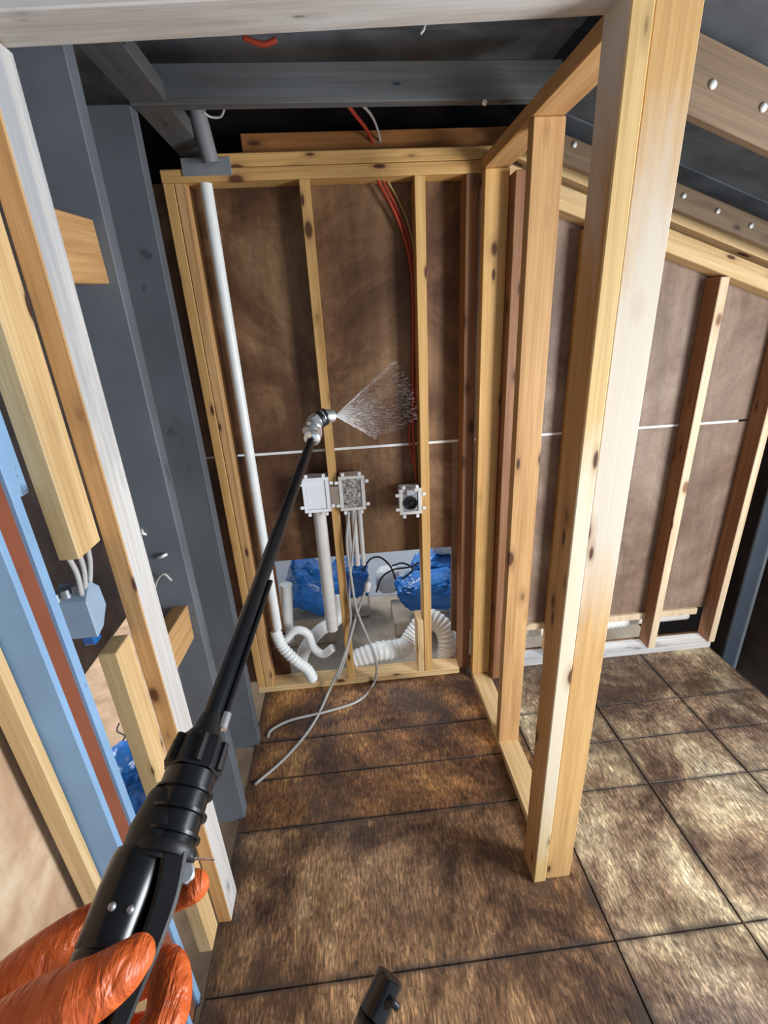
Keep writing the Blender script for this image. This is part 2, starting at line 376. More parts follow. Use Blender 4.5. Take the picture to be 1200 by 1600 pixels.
# plates
P1 = 2.170
beam('top_plate', (-0.55, (BY+SY)/2, P1+0.019), (0.60, (BY+SY)/2, P1+0.019), 0.038, 0.089, M['pine'], wb, (0, 0, 1))
beam('top_plate', (-0.40, (BY+SY)/2, P1+0.0585), (0.80, (BY+SY)/2, P1+0.0585), 0.038, 0.089, M['pine'], wb, (0, 0, 1))
beam('upper_board', (-0.28, SY-0.02, P1+0.112), (0.66, SY-0.02, P1+0.112), 0.066, 0.038, M['pine_orange'], wb, (0, 0, 1))
def rz(x): return 2.02-0.35*(x-1.2)           # underside of the sloping roof frame
sl = Vector((1, 0, -0.35)).normalized()
def slope_beam(name, x0, x1, y, dz, h, t, mat, parent):
    a = Vector((x0, y, rz(x0)+dz)); b = Vector((x1, y, rz(x1)+dz)); return beam(name, a, b, h, t, mat, parent, (0, 0, 1))
slope_beam('sloped_plate', 0.60, 1.92, (BY+SY)/2, 0.022, 0.040, 0.089, M['pine_pale'], wb)
slope_beam('sloped_plate', 0.60, 1.92, (BY+SY)/2, -0.060, 0.072, 0.080, M['pine_pale'], wb)
for a, b, c in ((-0.55, 0.48, 'pine_pale'), (0.60, 1.85, 'pine_white')):
    beam('bottom_plate', (a, (BY+SY)/2, 0.0165), (b, (BY+SY)/2, 0.0165), 0.033, 0.089, M[c], wb, (0, 0, 1))
ZB = 0.0335
def bstud(x0, x1, mat, z0=ZB, z1=P1): return stud('stud', x0, x1, BY, SY-0.001, z0, z1, M[mat], wb)
bstud(-0.548, -0.512, 'pine'); bstud(-0.510, -0.474, 'pine_warm')
bstud(-0.098, -0.062, 'pine', 0.0335); bstud(0.298, 0.336, 'pine'); bstud(0.264, 0.296, 'pine_pale', ZB, 0.345)
bstud(0.480, 0.529, 'brown_wood')
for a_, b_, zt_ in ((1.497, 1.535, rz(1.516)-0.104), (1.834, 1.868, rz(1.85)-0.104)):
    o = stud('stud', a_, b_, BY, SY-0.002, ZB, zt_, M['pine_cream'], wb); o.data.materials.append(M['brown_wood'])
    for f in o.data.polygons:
        if f.normal.x < -0.9: f.material_index = 1     # side away from the light: its shade put into a darker brown
stud('stud', 0.95, 0.988, BY, SY-0.002, ZB, rz(0.97)-0.104, M['pine'], wb)
# near-black gable board: the roof void's darkness put into its colour
wg = box('gable_void_dark', -1.3, 2.2, 2.05, 2.07, 2.2, 2.9, M['void'], None, 0.0); tag(wg, kind='structure')

# ---- roof deck: dark planks
ce = empty('ceiling', (0.3, 1.0, 2.42), kind='structure')
for k in range(15):
    y0 = -1.55+k*0.245
    box('ceiling_plank', -1.3, 0.72, y0, y0+0.238, 2.425+random.uniform(0, 0.006), 2.447, M['deck'], ce, 0.002)
    a = Vector((0.715, y0+0.119, rz(0.715)+0.172+random.uniform(0, 0.006))); b = Vector((2.6, y0+0.119, rz(2.6)+0.172))
    beam('ceiling_plank', a, b, 0.022, 0.238, M['deck'], ce, (0, 0, 1))
# ---- right side: dark brown panel beyond the floor edge
wr = box('wall_or_dark_gap_right', 2.16, 2.18, 0.85, 3.4, -0.55, 2.2, M['dark_brown'], None, 0.0); tag(wr, kind='structure')
wr2 = box('wall_or_dark_gap_right', 1.885, 1.90, 1.99, 3.0, -0.3, 2.2, M['void'], None, 0.0); tag(wr2, kind='structure')  # near-black sheet standing in for the dark gap beside the stud
# ---- left side: beige plywood near the photographer, dark outer skin further off
wl = box('wall_left', -0.66, -0.645, -1.6, 0.70, -0.3, 2.6, M['ply'], None, 0.001); tag(wl, kind='structure')
wd = box('wall_left', -1.25, -1.23, 0.2, 4.3, onx(150, 1030, -1.23).z, 2.6, M['dark_brown'], None, 0.0); tag(wd, kind='structure')

# ================================================================== FRAMING THINGS
# ---- left opening: white-faced jamb, cut pine studs, blue steel column
j = empty('jamb_stud', (-0.5, 0.96, 0), 'tall jamb stud with white-washed side and tan front at the left of the opening', 'stud')
def two_face(name, x0, x1, y0, y1, z0, z1, m_all, m_side, parent):
    o = stud(name, x0, x1, y0, y1, z0, z1, m_all, parent); o.data.materials.append(m_side)
    for f in o.data.polygons:
        if f.normal.x > 0.9: f.material_index = 1
    return o
two_face('stud', -0.520, -0.480, 0.920, 1.006, 0.0, 2.128, M['pine_warm'], M['pine_white'], j)
hb = empty('header_beam', (0, 0.96, 2.15), 'pale grey weathered header board across the top of the opening', 'beam')
beam('board', (-0.56, 0.955, 2.147), (0.528, 0.955, 2.182), 0.038, 0.092, M['pine_grey'], hb, (0, 0, 1))
t = stud('cut_stud', -0.560, -0.5205, 0.833, 0.917, 1.317, 2.50, M['pine_pale'])
tag(t, 'pale yellow stud cut off short above the grey outlet box, hanging from above', 'stud')
t = stud('cut_stud', -0.560, -0.5205, 0.850, 0.918, 0.0, 1.086, M['pine_pale'])
tag(t, 'short pale yellow stud standing below the grey outlet box with its sawn top showing', 'stud')
t = stud('blue_board', -0.590, -0.566, 0.765, 0.832, 1.455, 2.50, M['blue_steel'])
tag(t, 'blue-grey painted board end hanging beside the upper yellow stud', 'board')
sc = empty('steel_column', (-0.58, 0.757, -0.02), 'blue painted steel column with a long rusty channel down its side', 'column')
YC = onx(152, 1105, -0.53).y-0.796
box('flange', -0.640, -0.530, 0.718+YC, 0.732+YC, -0.02, 2.6, M['blue_steel'], sc, 0.002)
box('web', -0.632, -0.5385, 0.732+YC, 0.776+YC, -0.02, 2.6, M['rust'], sc, 0.0)['label'] = 'rusty bare steel web of the column'
box('flange', -0.640, -0.530, 0.776+YC, 0.796+YC, -0.02, 2.6, M['blue_steel'], sc, 0.002)
e0 = ony(165, 1400, 0.655)
t = stud('end_stud', e0.x-0.050, e0.x-0.010, 0.655, 0.675, -0.02, 2.6, M['pine_pale'])
tag(t, 'pale yellow stud at far left between the beige plywood and the blue steel column', 'stud')
# ---- slate-grey painted posts
for n, (y0, y1, lab) in enumerate(((1.255, 1.303, 'slate grey painted post just behind the white jamb stud, nearer of the pair'),
                                   (1.588, 1.640, 'slate grey painted post nearest the back wall corner, farther of the pair'))):
    t = stud('grey_post', -0.645, -0.500, y0, y1, -0.015, 2.269, M['slate_wood']); tag(t, lab, 'post', 'slate grey posts of the left wall')
t = beam('wall_plate', (-0.452, 1.01, 2.292), (-0.452, 2.04, 2.292), 0.096, 0.044, M['grey_wood'], None, (1, 0, 0))
tag(t, 'dark grey plate running back along the top of the left wall', 'beam')
fb = beam('fire_block', (-0.545, 1.030, 1.868), (-0.545, 1.254, 1.882), 0.045, 0.128, M['pine_warm'], None, (1, 0, 0)); tag(fb, 'short tan wood block high between white jamb and grey post', 'block')
fb = beam('fire_block', (-0.545, 1.030, 0.90), (-0.545, 1.254, 0.885), 0.045, 0.115, M['pine_warm'], None, (1, 0, 0)); tag(fb, 'short tan wood block low between white jamb and grey post', 'block')

# ---- partition frame on the right of the closet
pf = empty('partition_frame', (0.575, 1.45, 0), 'open pine partition frame dividing the closet from the right room', 'frame')
beam('bottom_plate', (0.577, 1.003, 0.0165), (0.577, 1.903, 0.0165), 0.033, 0.086, M['pine_pale'], pf, (0, 0, 1))
beam('top_plate', (0.573, 0.955, 2.190), (0.573, 1.903, 2.190), 0.038, 0.088, M['pine_warm'], pf, (0, 0, 1))
stud('stud', 0.531, 0.618, 1.852, 1.890, ZB, 2.170, M['pine'], pf)
stud('stud', 0.533, 0.619, 1.432, 1.470, ZB, 2.170, M['pine_warm'], pf)
stud('stud', 0.6195, 0.656, 1.80, 1.890, ZB, 2.150, M['brown_wood'], pf)
cp = empty('corner_post', (0.545, 0.96, 0), 'double pine post nearest the camera at the end of the partition', 'post')
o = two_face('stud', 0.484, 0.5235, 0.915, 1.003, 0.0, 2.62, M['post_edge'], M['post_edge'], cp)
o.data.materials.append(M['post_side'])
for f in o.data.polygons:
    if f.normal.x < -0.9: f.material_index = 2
stud('stud', 0.5262, 0.6075, 0.922, 0.960, 0.0, 2.62, M['post_face'], cp)

# ---- roof members
def screws(parent, pts, r=0.009):
    for p in pts:
        bm = bmesh.new(); bmesh.ops.create_uvsphere(bm, u_segments=10, v_segments=6, radius=1, matrix=Matrix.Diagonal((r, r*0.6, r, 1)))
        mesh_obj('screw_head', bm, M['screw'], parent, Matrix.Translation(p), True)
r1 = slope_beam('rafter', 0.66, 2.5, 1.345, 0.076, 0.142, 0.030, M['rafter_wood'], None); tag(r1, 'wide brown rafter with bright screw heads high at upper right', 'rafter')
screws(r1, [ony(1114, 132, 1.328), ony(1193, 168, 1.328)], 0.010)
r2 = slope_beam('rafter', 0.62, 2.4, 1.825, 0.040, 0.072, 0.034, M['rafter_wood'], None); tag(r2, 'thin grey-brown rafter with a row of screw heads just above the back wall plate', 'rafter')
screws(r2, [ony(1069, 306, 1.805), ony(1122, 330, 1.805), ony(1174, 353, 1.805), ony(898, 226, 1.805)], 0.009)
cj = beam('ceiling_joist', (-0.50, 1.60, 2.306), (0.66, 1.60, 2.300), 0.086, 0.038, M['grey_wood'], None, (0, 0, 1)); tag(cj, 'dark grey joist crossing overhead in front of the roof void', 'joist')
c2 = beam('ceiling_joist', (-0.45, 1.25, 2.372), (0.66, 1.25, 2.366), 0.10, 0.038, M['dark_wood'], None, (0, 0, 1)); tag(c2, 'blackish joist tight under the roof deck, nearer than the grey joist', 'joist')
screws(cj, [ony(757, 160, 1.578)], 0.008)
# ---- steel post at the right edge
sp = empty('steel_post', (1.93, 1.86, -0.3), 'dark slate steel channel post at the right edge of the floor', 'post')
box('web', 1.900, 1.972, 1.862, 1.874, -0.3, 2.1, M['slate_steel'], sp, 0.002)
rings('edge_highlight', [(0, 0.010), (2.4, 0.010)], (1.980, 1.866, -0.3), (1.980, 1.866, 2.1), M['slate_wood'], sp, 14)  # paler tube: highlight along the post edge put into the colour
box('flange', 1.974, 1.986, 1.876, 1.95, -0.3, 2.1, M['slate_steel'], sp, 0.002)

# ================================================================== SERVICES
pv = rings('vent_pipe', [(0, 0.021), (1.84, 0.021), (1.84, 0.019)], (-0.412, 1.93, 0.36), (-0.412, 1.93, 2.3), M['pvc'], None); tag(pv, 'tall white plastic pipe running up the left corner of the back wall', 'pipe')
gp = rings('grey_vent_pipe', [(0, 0.026), (0.16, 0.026), (0.16, 0.031), (0.22, 0.031), (0.22, 0.026), (0.30, 0.026)], (-0.37, 1.86, 2.21), (-0.40, 1.80, 2.5), M['grey_pipe'], None); tag(gp, 'grey pipe rising into the dark roof above the top plate', 'pipe')
sg = box('stud_guard', -0.475, -0.315, BY-0.006, BY-0.001, 2.186, 2.236, M['zinc'], None, 0.001); tag(sg, 'dull grey metal guard plate nailed across the top plates', 'plate')
Yp = BY+0.03
elb = corrugated('flex_hose', [ony(430, 985, Yp), ony(441, 1010, Yp-0.02), ony(462, 1032, Yp-0.05), ony(480, 1046, Yp-0.05), ony(489, 1062, Yp-0.05)], 0.026, M['pvc'], None); tag(elb, 'ribbed white hose bending down from the tall plastic pipe to the floor plate', 'hose')
el2 = tube('drain_bend', [ony(445, 1000, Yp+0.05), ony(462, 985, Yp+0.05), ony(480, 990, Yp+0.05), ony(490, 1012, Yp+0.05), ony(505, 1022, Yp+0.04), ony(520, 1012, Yp+0.03)], 0.021, M['pvc'], None, 16); tag(el2, 'white plastic drain bend curling behind the ribbed hose', 'pipe')
# ---- double outlet box straddling the stud
def outlet_box(name, x0, x1, z0, z1, y, face, label, dark=False):
    b = empty(name, ((x0+x1)/2, y, z0), label, 'outlet box')
    d = 0.075; t = 0.004
    bm = bmesh.new(); o = Vector(((x0+x1)/2, y, z0))
    def B(a, b_, c, d_, e, f): add_box(bm, a-o.x, b_-o.x, c-o.y, d_-o.y, e-o.z, f-o.z, 0.001)
    B(x0, x1, y+d-t, y+d, z0, z1); B(x0, x0+t, y, y+d, z0, z1); B(x1-t, x1, y, y+d, z0, z1); B(x0, x1, y, y+d, z0, z0+t); B(x0, x1, y, y+d, z1-t, z1)
    mesh_obj('housing', bm, M['box_white'], b, Matrix.Translation(o))
    for (a, b_, e, f) in ((x0-0.004, x1+0.004, z1-0.010, z1+0.004), (x0-0.004, x1+0.004, z0-0.004, z0+0.010), (x0-0.004, x0+0.012, z0+0.0105, z1-0.0105), (x1-0.012, x1+0.004, z0+0.0105, z1-0.0105)):
        box('rim', a, b_, y-0.008, y, e, f, M['box_white'] if not dark else M['pvc_dirty'], b, 0.001)
    box('cover', x0+0.013, x1-0.013, y-0.004, y+0.001, z0+0.011, z1-0.011, face, b, 0.001)
    for zz in (z0+0.022, z1-0.022):
        for s, xx in ((-1, x0-0.005), (1, x1+0.005)):
            box('lug', min(xx, xx+s*0.016), max(xx, xx+s*0.016), y-0.012, y-0.002, zz-0.007, zz+0.007, M['box_white'], b, 0.002)
    for xx in (x0+0.016, x1-0.016):
        for s, zz in ((-1, z0-0.005), (1, z1+0.005)):
            box('lug', xx-0.007, xx+0.007, y-0.012, y-0.002, min(zz, zz+s*0.015), max(zz, zz+s*0.015), M['box_white'], b, 0.002)
    return b
yb = BY-0.016
outlet_box('outlet_box', -0.205, -0.100, 0.968, 1.115, yb, M['box_white'], 'clean white plastic outlet box left of the stud on the back wall')
outlet_box('outlet_box', -0.052, 0.050, 0.965, 1.112, yb, M['dirty'], 'mud-spattered clear-covered outlet box right of the stud, beside the clean white one', True)
mp = box('mounting_strap', -0.094, -0.058, yb-0.006, BY-0.001, 0.985, 1.075, M['rust'], None, 0.001); tag(mp, 'brown metal strap across the stud between the two outlet boxes', 'strap')
mp.data.materials[0] = plain('brown_strap', (0.30, 0.24, 0.20), 0.5)
cn = rings('drain_pipe', [(0, 0.029), (0.64, 0.029)], (-0.150, BY+0.03, 0.325), (-0.152, BY+0.03, 1.0), M['pvc_dirty'], None); cn.data.materials[0] = M['pvc_dirty']
tag(cn, 'thick greyish white drain pipe dropping from the clean outlet box', 'pipe')
for k, (xx, r, c) in enumerate(((-0.030, 0.010, 'cable'), (-0.002, 0.012, 'pvc_dirty'), (0.026, 0.010, 'pvc_dirty'))):
    lab = ('thin grey pipe under the spattered outlet box, left of three', 'middle and thickest of the three pipes under the spattered outlet box', 'thin grey pipe under the spattered outlet box, right of three')[k]
    o = rings('supply_pipe', [(0, r), (0.30, r)], (xx, BY+0.03, 0.665), (xx, BY+0.03, 1.0), M[c], None, 12); tag(o, lab, 'pipe', 'supply pipes under the outlet box')
# ---- small valve box on the right stud
vb = outlet_box('valve_box', 0.203, 0.293, 0.925, 1.035, yb, M['zinc'], 'small metal valve box with a round black port, fixed left of the right stud', True)
pc = ((0.203+0.293)/2, yb-0.003, 0.975)
rings('port', [(0, 0.030), (0.012, 0.030), (0.012, 0.022), (0.004, 0.020), (0.004, 0.012), (0.010, 0.010)], pc, (pc[0], pc[1]-1, pc[2]), M['black'], vb)
box('valve_cap', 0.228, 0.268, yb-0.020, yb-0.009, 1.010, 1.040, M['chrome'], vb, 0.004)

# ---- ducts at the foot of the wall
dA = corrugated('flex_duct', [ony(553, 1032, 2.05), ony(590, 1018, 2.06), ony(630, 1012, 2.08), ony(648, 990, 2.12), ony(668, 966, 2.14), ony(692, 980, 2.10), ony(700, 1010, 2.05), ony(694, 1032, 2.04)], 0.052, M['pvc'], None, 0.016, 0.07, 22); tag(dA, 'ribbed white dryer duct looping behind the right stud in the wall cut-out', 'duct')
dB = tube('drain_elbow', [ony(468, 1040, 2.08), ony(478, 1012, 2.10), ony(500, 985, 2.16), ony(528, 965, 2.22), ony(530, 930, 2.3)], 0.035, M['pvc'], None, 16); tag(dB, 'smooth white elbow pipe behind the thick drain pipe', 'pipe')
dC = corrugated('flex_duct', [(0.62, 2.075, 0.105), (0.95, 2.075, 0.105), (1.22, 2.075, 0.105), (1.46, 2.075, 0.110)], 0.043, M['pvc'], None, 0.018, 0.07, 20); tag(dC, 'ribbed white duct lying behind the bottom plate of the right room', 'duct')
dD = rings('duct_pipe', [(0, 0.036), (0.34, 0.036)], (1.47, 2.075, 0.11), (1.9, 2.075, 0.11), M['pvc_dirty'], None, 20, (0, 1, 0)); tag(dD, 'smooth grey-white pipe in the last bay beside the right end stud', 'pipe')
cb = rings('corner_pipe', [(0, 0.030), (0.34, 0.030)], ony(450, 1000, 2.10), ony(446, 880, 2.10), M['pvc'], None); tag(cb, 'short fat white pipe standing just outside the cut-out at its left end', 'pipe')

# ---- blue tarp bundles and junk outside the cut-out
def bundle(name, c, s, seed, label, mat='tarp', rot=0.0, amp=0.22):
    bm = bmesh.new(); bmesh.ops.create_icosphere(bm, subdivisions=5, radius=1)
    for v in bm.verts:
        n = v.co.normalized(); q = n*1.8+Vector((seed*3.1, seed, 0))
        f = 1+amp*noise.noise(q)+amp*0.7*abs(noise.noise(q*2.7))+amp*0.25*noise.noise(q*7)
        cc = Vector((math.copysign(abs(n.x)**0.7, n.x), math.copysign(abs(n.y)**0.7, n.y), math.copysign(abs(n.z)**0.7, n.z)))*f
        v.co = Vector((cc.x*s[0], cc.y*s[1], max(cc.z, -0.86)*s[2]))
    o = mesh_obj(name, bm, M[mat], None, Matrix.Translation(Vector(c)) @ Matrix.Rotation(rot, 4, 'Y'), True)
    return tag(o, label, 'tarp bundle')
bundle('tarp_bundle', ony(486, 915, 2.75)+Vector((0, 0, 0)), (0.17, 0.14, 0.16), 1, 'crumpled blue tarp bundle at the left of the wall cut-out', rot=0.5)
bundle('tarp_bundle', ony(545, 905, 3.03), (0.14, 0.12, 0.14), 5, 'blue tarp bundle between the drain pipe and the black cables')
bundle('tarp_bundle', ony(672, 920, 2.70), (0.22, 0.14, 0.10), 9, 'blue tarp bundle lying lower right in the wall cut-out')
bundle('tarp_bundle', ony(690, 882, 3.06), (0.21, 0.13, 0.09), 13, 'blue tarp roll with white ends, upper right in the wall cut-out')
for nm, (px, py, y, hw, hh) in {'a': (486, 955, 2.75, .16, .10), 'b': (672, 955, 2.75, .26, .10), 'c': (548, 950, 3.02, .14, .1)}.items():
    c = ony(px, py, y); top = c.z
    o = box('concrete_block', c.x-hw, c.x+hw, y-0.10, y+0.20, -0.30, top, M['ground'], None, 0.01)
    tag(o, {'a': 'grey block carrying the left blue tarp bundle', 'b': 'long grey block under the two right blue bundles', 'c': 'small grey block under the middle blue tarp bundle'}[nm], 'block')
o = bundle('white_jug', ony(606, 905, 3.04), (0.09, 0.085, 0.095), 21, 'rounded white jug hanging among black cables in the cut-out', 'pvc', amp=0.06); o['category'] = 'jug'
wrp = bundle('white_bag', ony(697, 850, 3.06), (0.10, 0.08, 0.06), 33, 'crumpled white bag on top of the right blue tarp roll', 'pvc', amp=0.25); wrp['category'] = 'bag'
for k, pts in enumerate((((567, 893), (578, 874), (594, 871), (610, 885), (618, 905)), ((588, 925), (596, 903), (615, 890), (640, 886), (655, 878)), ((612, 884), (630, 880), (645, 890), (628, 905)))):
    o = tube('black_cable', [ony(a, b, 2.55+0.02*k) for a, b in pts], 0.006, M['cable_black'], None, 8)
    tag(o, ('black cable arching left over the white jug', 'black cable arching right over the white jug', 'short black cable curling right of the white jug')[k], 'cable', 'black cables in the cut-out')

# ---- wires on the back wall
def wire(name, pts, r, mat, label, cat='wire', group=None, seg=8):
    o = tube(name, pts, r, M[mat], None, seg); return tag(o, label, cat, group)
wire('red_wire', [ony(585, 262, 1.955), ony(592, 285, 1.955), ony(618, 335, 1.96), ony(638, 395, 1.965), ony(645, 470, 1.97), ony(645, 600, 1.97), ony(646, 690, 1.965), ony(651, 762, 1.96)], 0.006, 'cable_red', 'long red wire from the top plate down beside the right stud')
wire('red_wire', [ony(597, 280, 1.965), ony(622, 330, 1.97), ony(641, 385, 1.975), ony(649, 470, 1.98), ony(649, 640, 1.98), ony(640, 665, 1.975), ony(641, 700, 1.975), ony(651, 745, 1.97)], 0.0045, 'cable_red', 'second red wire, behind and right of the long one')
wire('yellow_wire', [ony(605, 282, 1.975), ony(622, 312, 1.98), ony(638, 350, 1.985), ony(648, 400, 1.985)], 0.004, 'cable_yellow', 'thin dull yellow wire beside the red wires')
wire('red_wire', [ony(540, 160, 1.75), ony(557, 182, 1.82), ony(573, 203, 1.90), ony(588, 235, 2.00)], 0.006, 'cable_red', 'faded red wire crossing the dark roof gap')
wire('yellow_wire', [ony(562, 160, 1.75), ony(580, 180, 1.82), ony(590, 203, 1.90), ony(597, 235, 2.00)], 0.004, 'cable', 'pale wire beside the red wire in the dark roof gap')
wire('red_wire', [ony(380, 58, 1.35), ony(398, 66, 1.35), ony(414, 69, 1.35), ony(432, 62, 1.35)], 0.006, 'cable_red', 'short red wire stapled under the roof deck')
wire('hook_wire', [ony(664, 38, 1.30), ony(662, 46, 1.30), ony(657, 53, 1.30)], 0.003, 'cable', 'little pale hook of wire hanging from the roof deck')
wire('hook_wire', [ony(318, 176, 1.62), ony(330, 183, 1.64), ony(345, 182, 1.64), ony(351, 168, 1.62)], 0.003, 'cable', 'pale wire loop hanging under the grey joist')
# ---- grey cables trailing over the floor
Z = 0.006
wire('grey_cable', [ony(577, 905, 1.88), ony(568, 930, 1.88), ony(556, 965, 1.88), ony(546, 1000, 1.86), ony(534, 1035, 1.84), onz(514, 1080, 0.02), onz(490, 1130, Z), onz(450, 1180, Z), onz(398, 1226, Z)], 0.0062, 'cable', 'grey cable with white plug running straight over the closet floor to the left edge', 'cable')
wire('grey_cable', [ony(545, 800, 1.885), ony(542, 850, 1.88), ony(549, 905, 1.88), ony(558, 955, 1.87), ony(576, 1000, 1.86), ony(588, 1035, 1.84), onz(584, 1068, Z), onz(560, 1095, Z), onz(510, 1112, Z), onz(455, 1125, Z), onz(425, 1140, Z), onz(418, 1152, Z)], 0.0062, 'cable', 'grey cable drooping from the spattered outlet box and looping over the closet floor', 'cable')
wire('grey_cable', [ony(556, 800, 1.89), ony(552, 850, 1.89), ony(546, 930, 1.885), ony(548, 965, 1.885), ony(542, 1020, 1.87), ony(527, 1062, 1.85)], 0.005, 'cable', 'grey cable hanging straight down beside the middle stud', 'cable')
pl = rings('cable_plug', [(0, 0.006), (0.008, 0.013), (0.045, 0.014), (0.055, 0.008)], ony(573, 925, 1.88), ony(579, 890, 1.88), M['pvc'], None, 14); tag(pl, 'white plug on the upper end of the straight grey cable', 'plug')

# ---- junction box and loose wires between the cut yellow studs
jc = onx(137, 938, -0.555)
jb = empty('junction_box', (-0.585, jc.y+0.03, jc.z-0.10), 'blue-grey junction box in the gap between the two cut yellow studs', 'junction box')
y0 = jc.y-0.005
bm = bmesh.new(); zt = jc.z
prof = [(y0, zt-0.088), (y0, zt), (y0+0.032, zt+0.030), (y0+0.058, zt+0.004), (y0+0.062, zt-0.045), (y0+0.030, zt-0.080)]
va = [bm.verts.new((-0.555, a, b)) for a, b in prof]; vb_ = [bm.verts.new((-0.618, a, b)) for a, b in prof]
bm.faces.new(va); bm.faces.new(vb_[::-1])
for k in range(6): bm.faces.new((va[k], vb_[k], vb_[(k+1) % 6], va[(k+1) % 6]))
bmesh.ops.bevel(bm, geom=bm.edges[:], offset=0.002, segments=1, affect='EDGES')
mesh_obj('box_body', bm, M['box_grey'], jb)
box('bracket', -0.632, -0.620, y0-0.004, y0+0.004, zt-0.105, zt+0.006, M['zinc'], jb, 0.001)
for k in range(3):
    rings('connector', [(0, 0.010), (0.018, 0.010)], (-0.605+0.02*k-0.012, y0+0.006+0.006*k, zt+0.002+0.006*k), (-0.605+0.02*k-0.012, y0+0.006+0.006*k, zt+0.4), M['zinc'], jb, 12)
for k in range(3):
    a = Vector((-0.545+0.006*k-0.004, 0.845+0.025*k, 1.322)); b = Vector((-0.565, y0+0.008+0.016*k, zt+0.012))
    wire('white_cable', [a, a.lerp(b, 0.5)+Vector((0, 0.008, 0)), b], 0.0055, 'cable', ('left white cable dropping from the upper cut stud into the junction box', 'middle white cable dropping from the upper cut stud into the junction box', 'right white cable dropping from the upper cut stud into the junction box')[k], 'cable', 'white cables into the junction box')
o = box('blue_clamp', -0.600, -0.572, y0+0.012, y0+0.04, 1.087, 1.115, M['tarp'], None, 0.004); tag(o, 'small bright blue clamp below the junction box', 'clamp')
o.location.z = zt-0.116
bundle('tarp_bundle', onz(205, 1220, -0.12), (0.13, 0.14, 0.13), 41, 'blue tarp bundle on the ground behind the left studs')
wire('black_cable', [onz(186, 1130, -0.1), onz(183, 1142, -0.1), onz(195, 1150, -0.1), onz(190, 1162, -0.1), onz(205, 1165, -0.1)], 0.004, 'cable_black', 'squiggle of thin black cable above the left tarp bundle', 'cable')
# nail and wire ends poking from the slate post
wire('bent_wire', [ony(241, 922, 1.245), ony(246, 906, 1.235), ony(256, 897, 1.23), ony(268, 907, 1.235)], 0.0035, 'cable', 'bent white wire end poking out beside the nearer slate post')
wire('bent_wire', [ony(247, 871, 1.25), ony(254, 869, 1.24), ony(260, 866, 1.25)], 0.005, 'pvc', 'tiny white wire stub on the nearer slate post, above the bent one')
wire('bent_wire', [ony(221, 827, 1.257), ony(223, 833, 1.246), ony(228, 835, 1.257)], 0.004, 'pvc', 'topmost white wire stub beside the white jamb')

# ================================================================== BLACK HOSE END at the bottom edge
h0 = at(611, 1523, 0.62); h1 = at(583, 1585, 0.60); h2 = at(540, 1690, 0.60)
bh = empty('vacuum_hose', (-0.08, 0.25, 0), 'black tube end with a small side lever poking in at the bottom edge', 'hose')
rings('tube_end', [(0, 0.0115), (0.0008, 0.0165), (0.0025, 0.0182), ((h0-h1).length*1.02, 0.0190)], h0, h1, M['black'], bh, 24)
tube('hose', [h1, h2, Vector((-0.09, 0.33, 0.75)), Vector((-0.08, 0.27, 0.35)), Vector((-0.06, 0.26, 0.06)), Vector((0.06, 0.22, 0.02)), Vector((0.35, 0.1, 0.02))], 0.0185, M['black'], bh, 16)
lv = at(616, 1570, 0.595)
tube('side_lever', [at(600, 1572, 0.595), at(612, 1566, 0.592), at(621, 1574, 0.592)], 0.0045, M['black_matte'], bh, 10)

# ================================================================== PRESSURE WASHER GUN
TIP = at(488, 684, 0.85); C0 = at(320, 1150, 0.43)
d = (C0-TIP).normalized()
L0 = (C0-TIP).length
def on_axis(y):
    """axis point seen at image height y"""
    lo, hi = -0.1, 2.0
    for _ in range(50):
        mid = (lo+hi)/2; p = TIP+d*(mid*L0); q = ROT.transposed() @ (p-EYE)
        if 800-F*q.y/-q.z < y: lo = mid
        else: hi = mid
    return TIP+d*(lo*L0)
vw = (C0-EYE).normalized(); side = d.cross(vw).normalized()
if (ROT.transposed() @ side).x < 0: side = -side     # side: to the right as the photographer sees it
near = -(vw-d*vw.dot(d)).normalized()                # towards the photographer
gun = empty('spray_gun', on_axis(1400), 'black pressure washer gun with a long lance, held in the orange glove', 'spray gun')
def ax(name, y0, y1, prof, mat, seg=24, off=Vector(), flat=1.0, smooth=True, par=None):
    p0 = on_axis(y0)+off; p1 = on_axis(y1)+off; L = (p1-p0).length
    return rings(name, [(a*L, r) for a, r in prof], p0, p1, mat, par or gun, seg, side, smooth, flat)
ax('lance', 690, 1150, [(0, .0080), (.46, .0080), (.462, .0090), (1, .0092)], M['black'], 20)
ax('guide_rod', 905, 1128, [(0, .0028), (1, .0030)], M['black'], 10, side*0.0115+near*0.002)
ax('rod_clip', 1112, 1136, [(0, .0045), (1, .0048)], M['chrome'], 12, side*0.0125+near*0.003)
ax('coupling_neck', 1120, 1165, [(0, .0098), (.5, .0125), (1, .0215)], M['black_matte'], 20)
nut = ax('coupling_nut', 1158, 1207, [(0, .0225), (.15, .0245), (.85, .0255), (1, .0235)], M['black_matte'], 6, smooth=False)
for k in range(6):
    a = k*math.pi/3+math.pi/6
    ax('nut_rib', 1162, 1203, [(0, .0036), (1, .0040)], M['black_matte'], 8, (side*math.cos(a)+near*math.sin(a))*0.0225, par=nut)
ax('barrel', 1205, 1335, [(0, .0185), (.04, .0215), (.26, .0215), (.265, .0238), (.30, .0238), (.305, .0208), (.52, .0212), (.525, .0244), (.565, .0244), (.57, .0212), (.78, .0216), (.785, .0246), (.825, .0246), (.83, .0216), (.93, .0222), (.935, .0248), (1, .0240)], M['black'], 28)
ax('valve_body', 1235, 1350, [(0, .018), (.12, .0215), (.6, .0255), (1, .0245)], M['black_matte'], 20, -side*0.0055-near*0.004)
ax('collar', 1322, 1342, [(0, .0245), (.5, .026), (1, .0245)], M['black_matte'], 24)
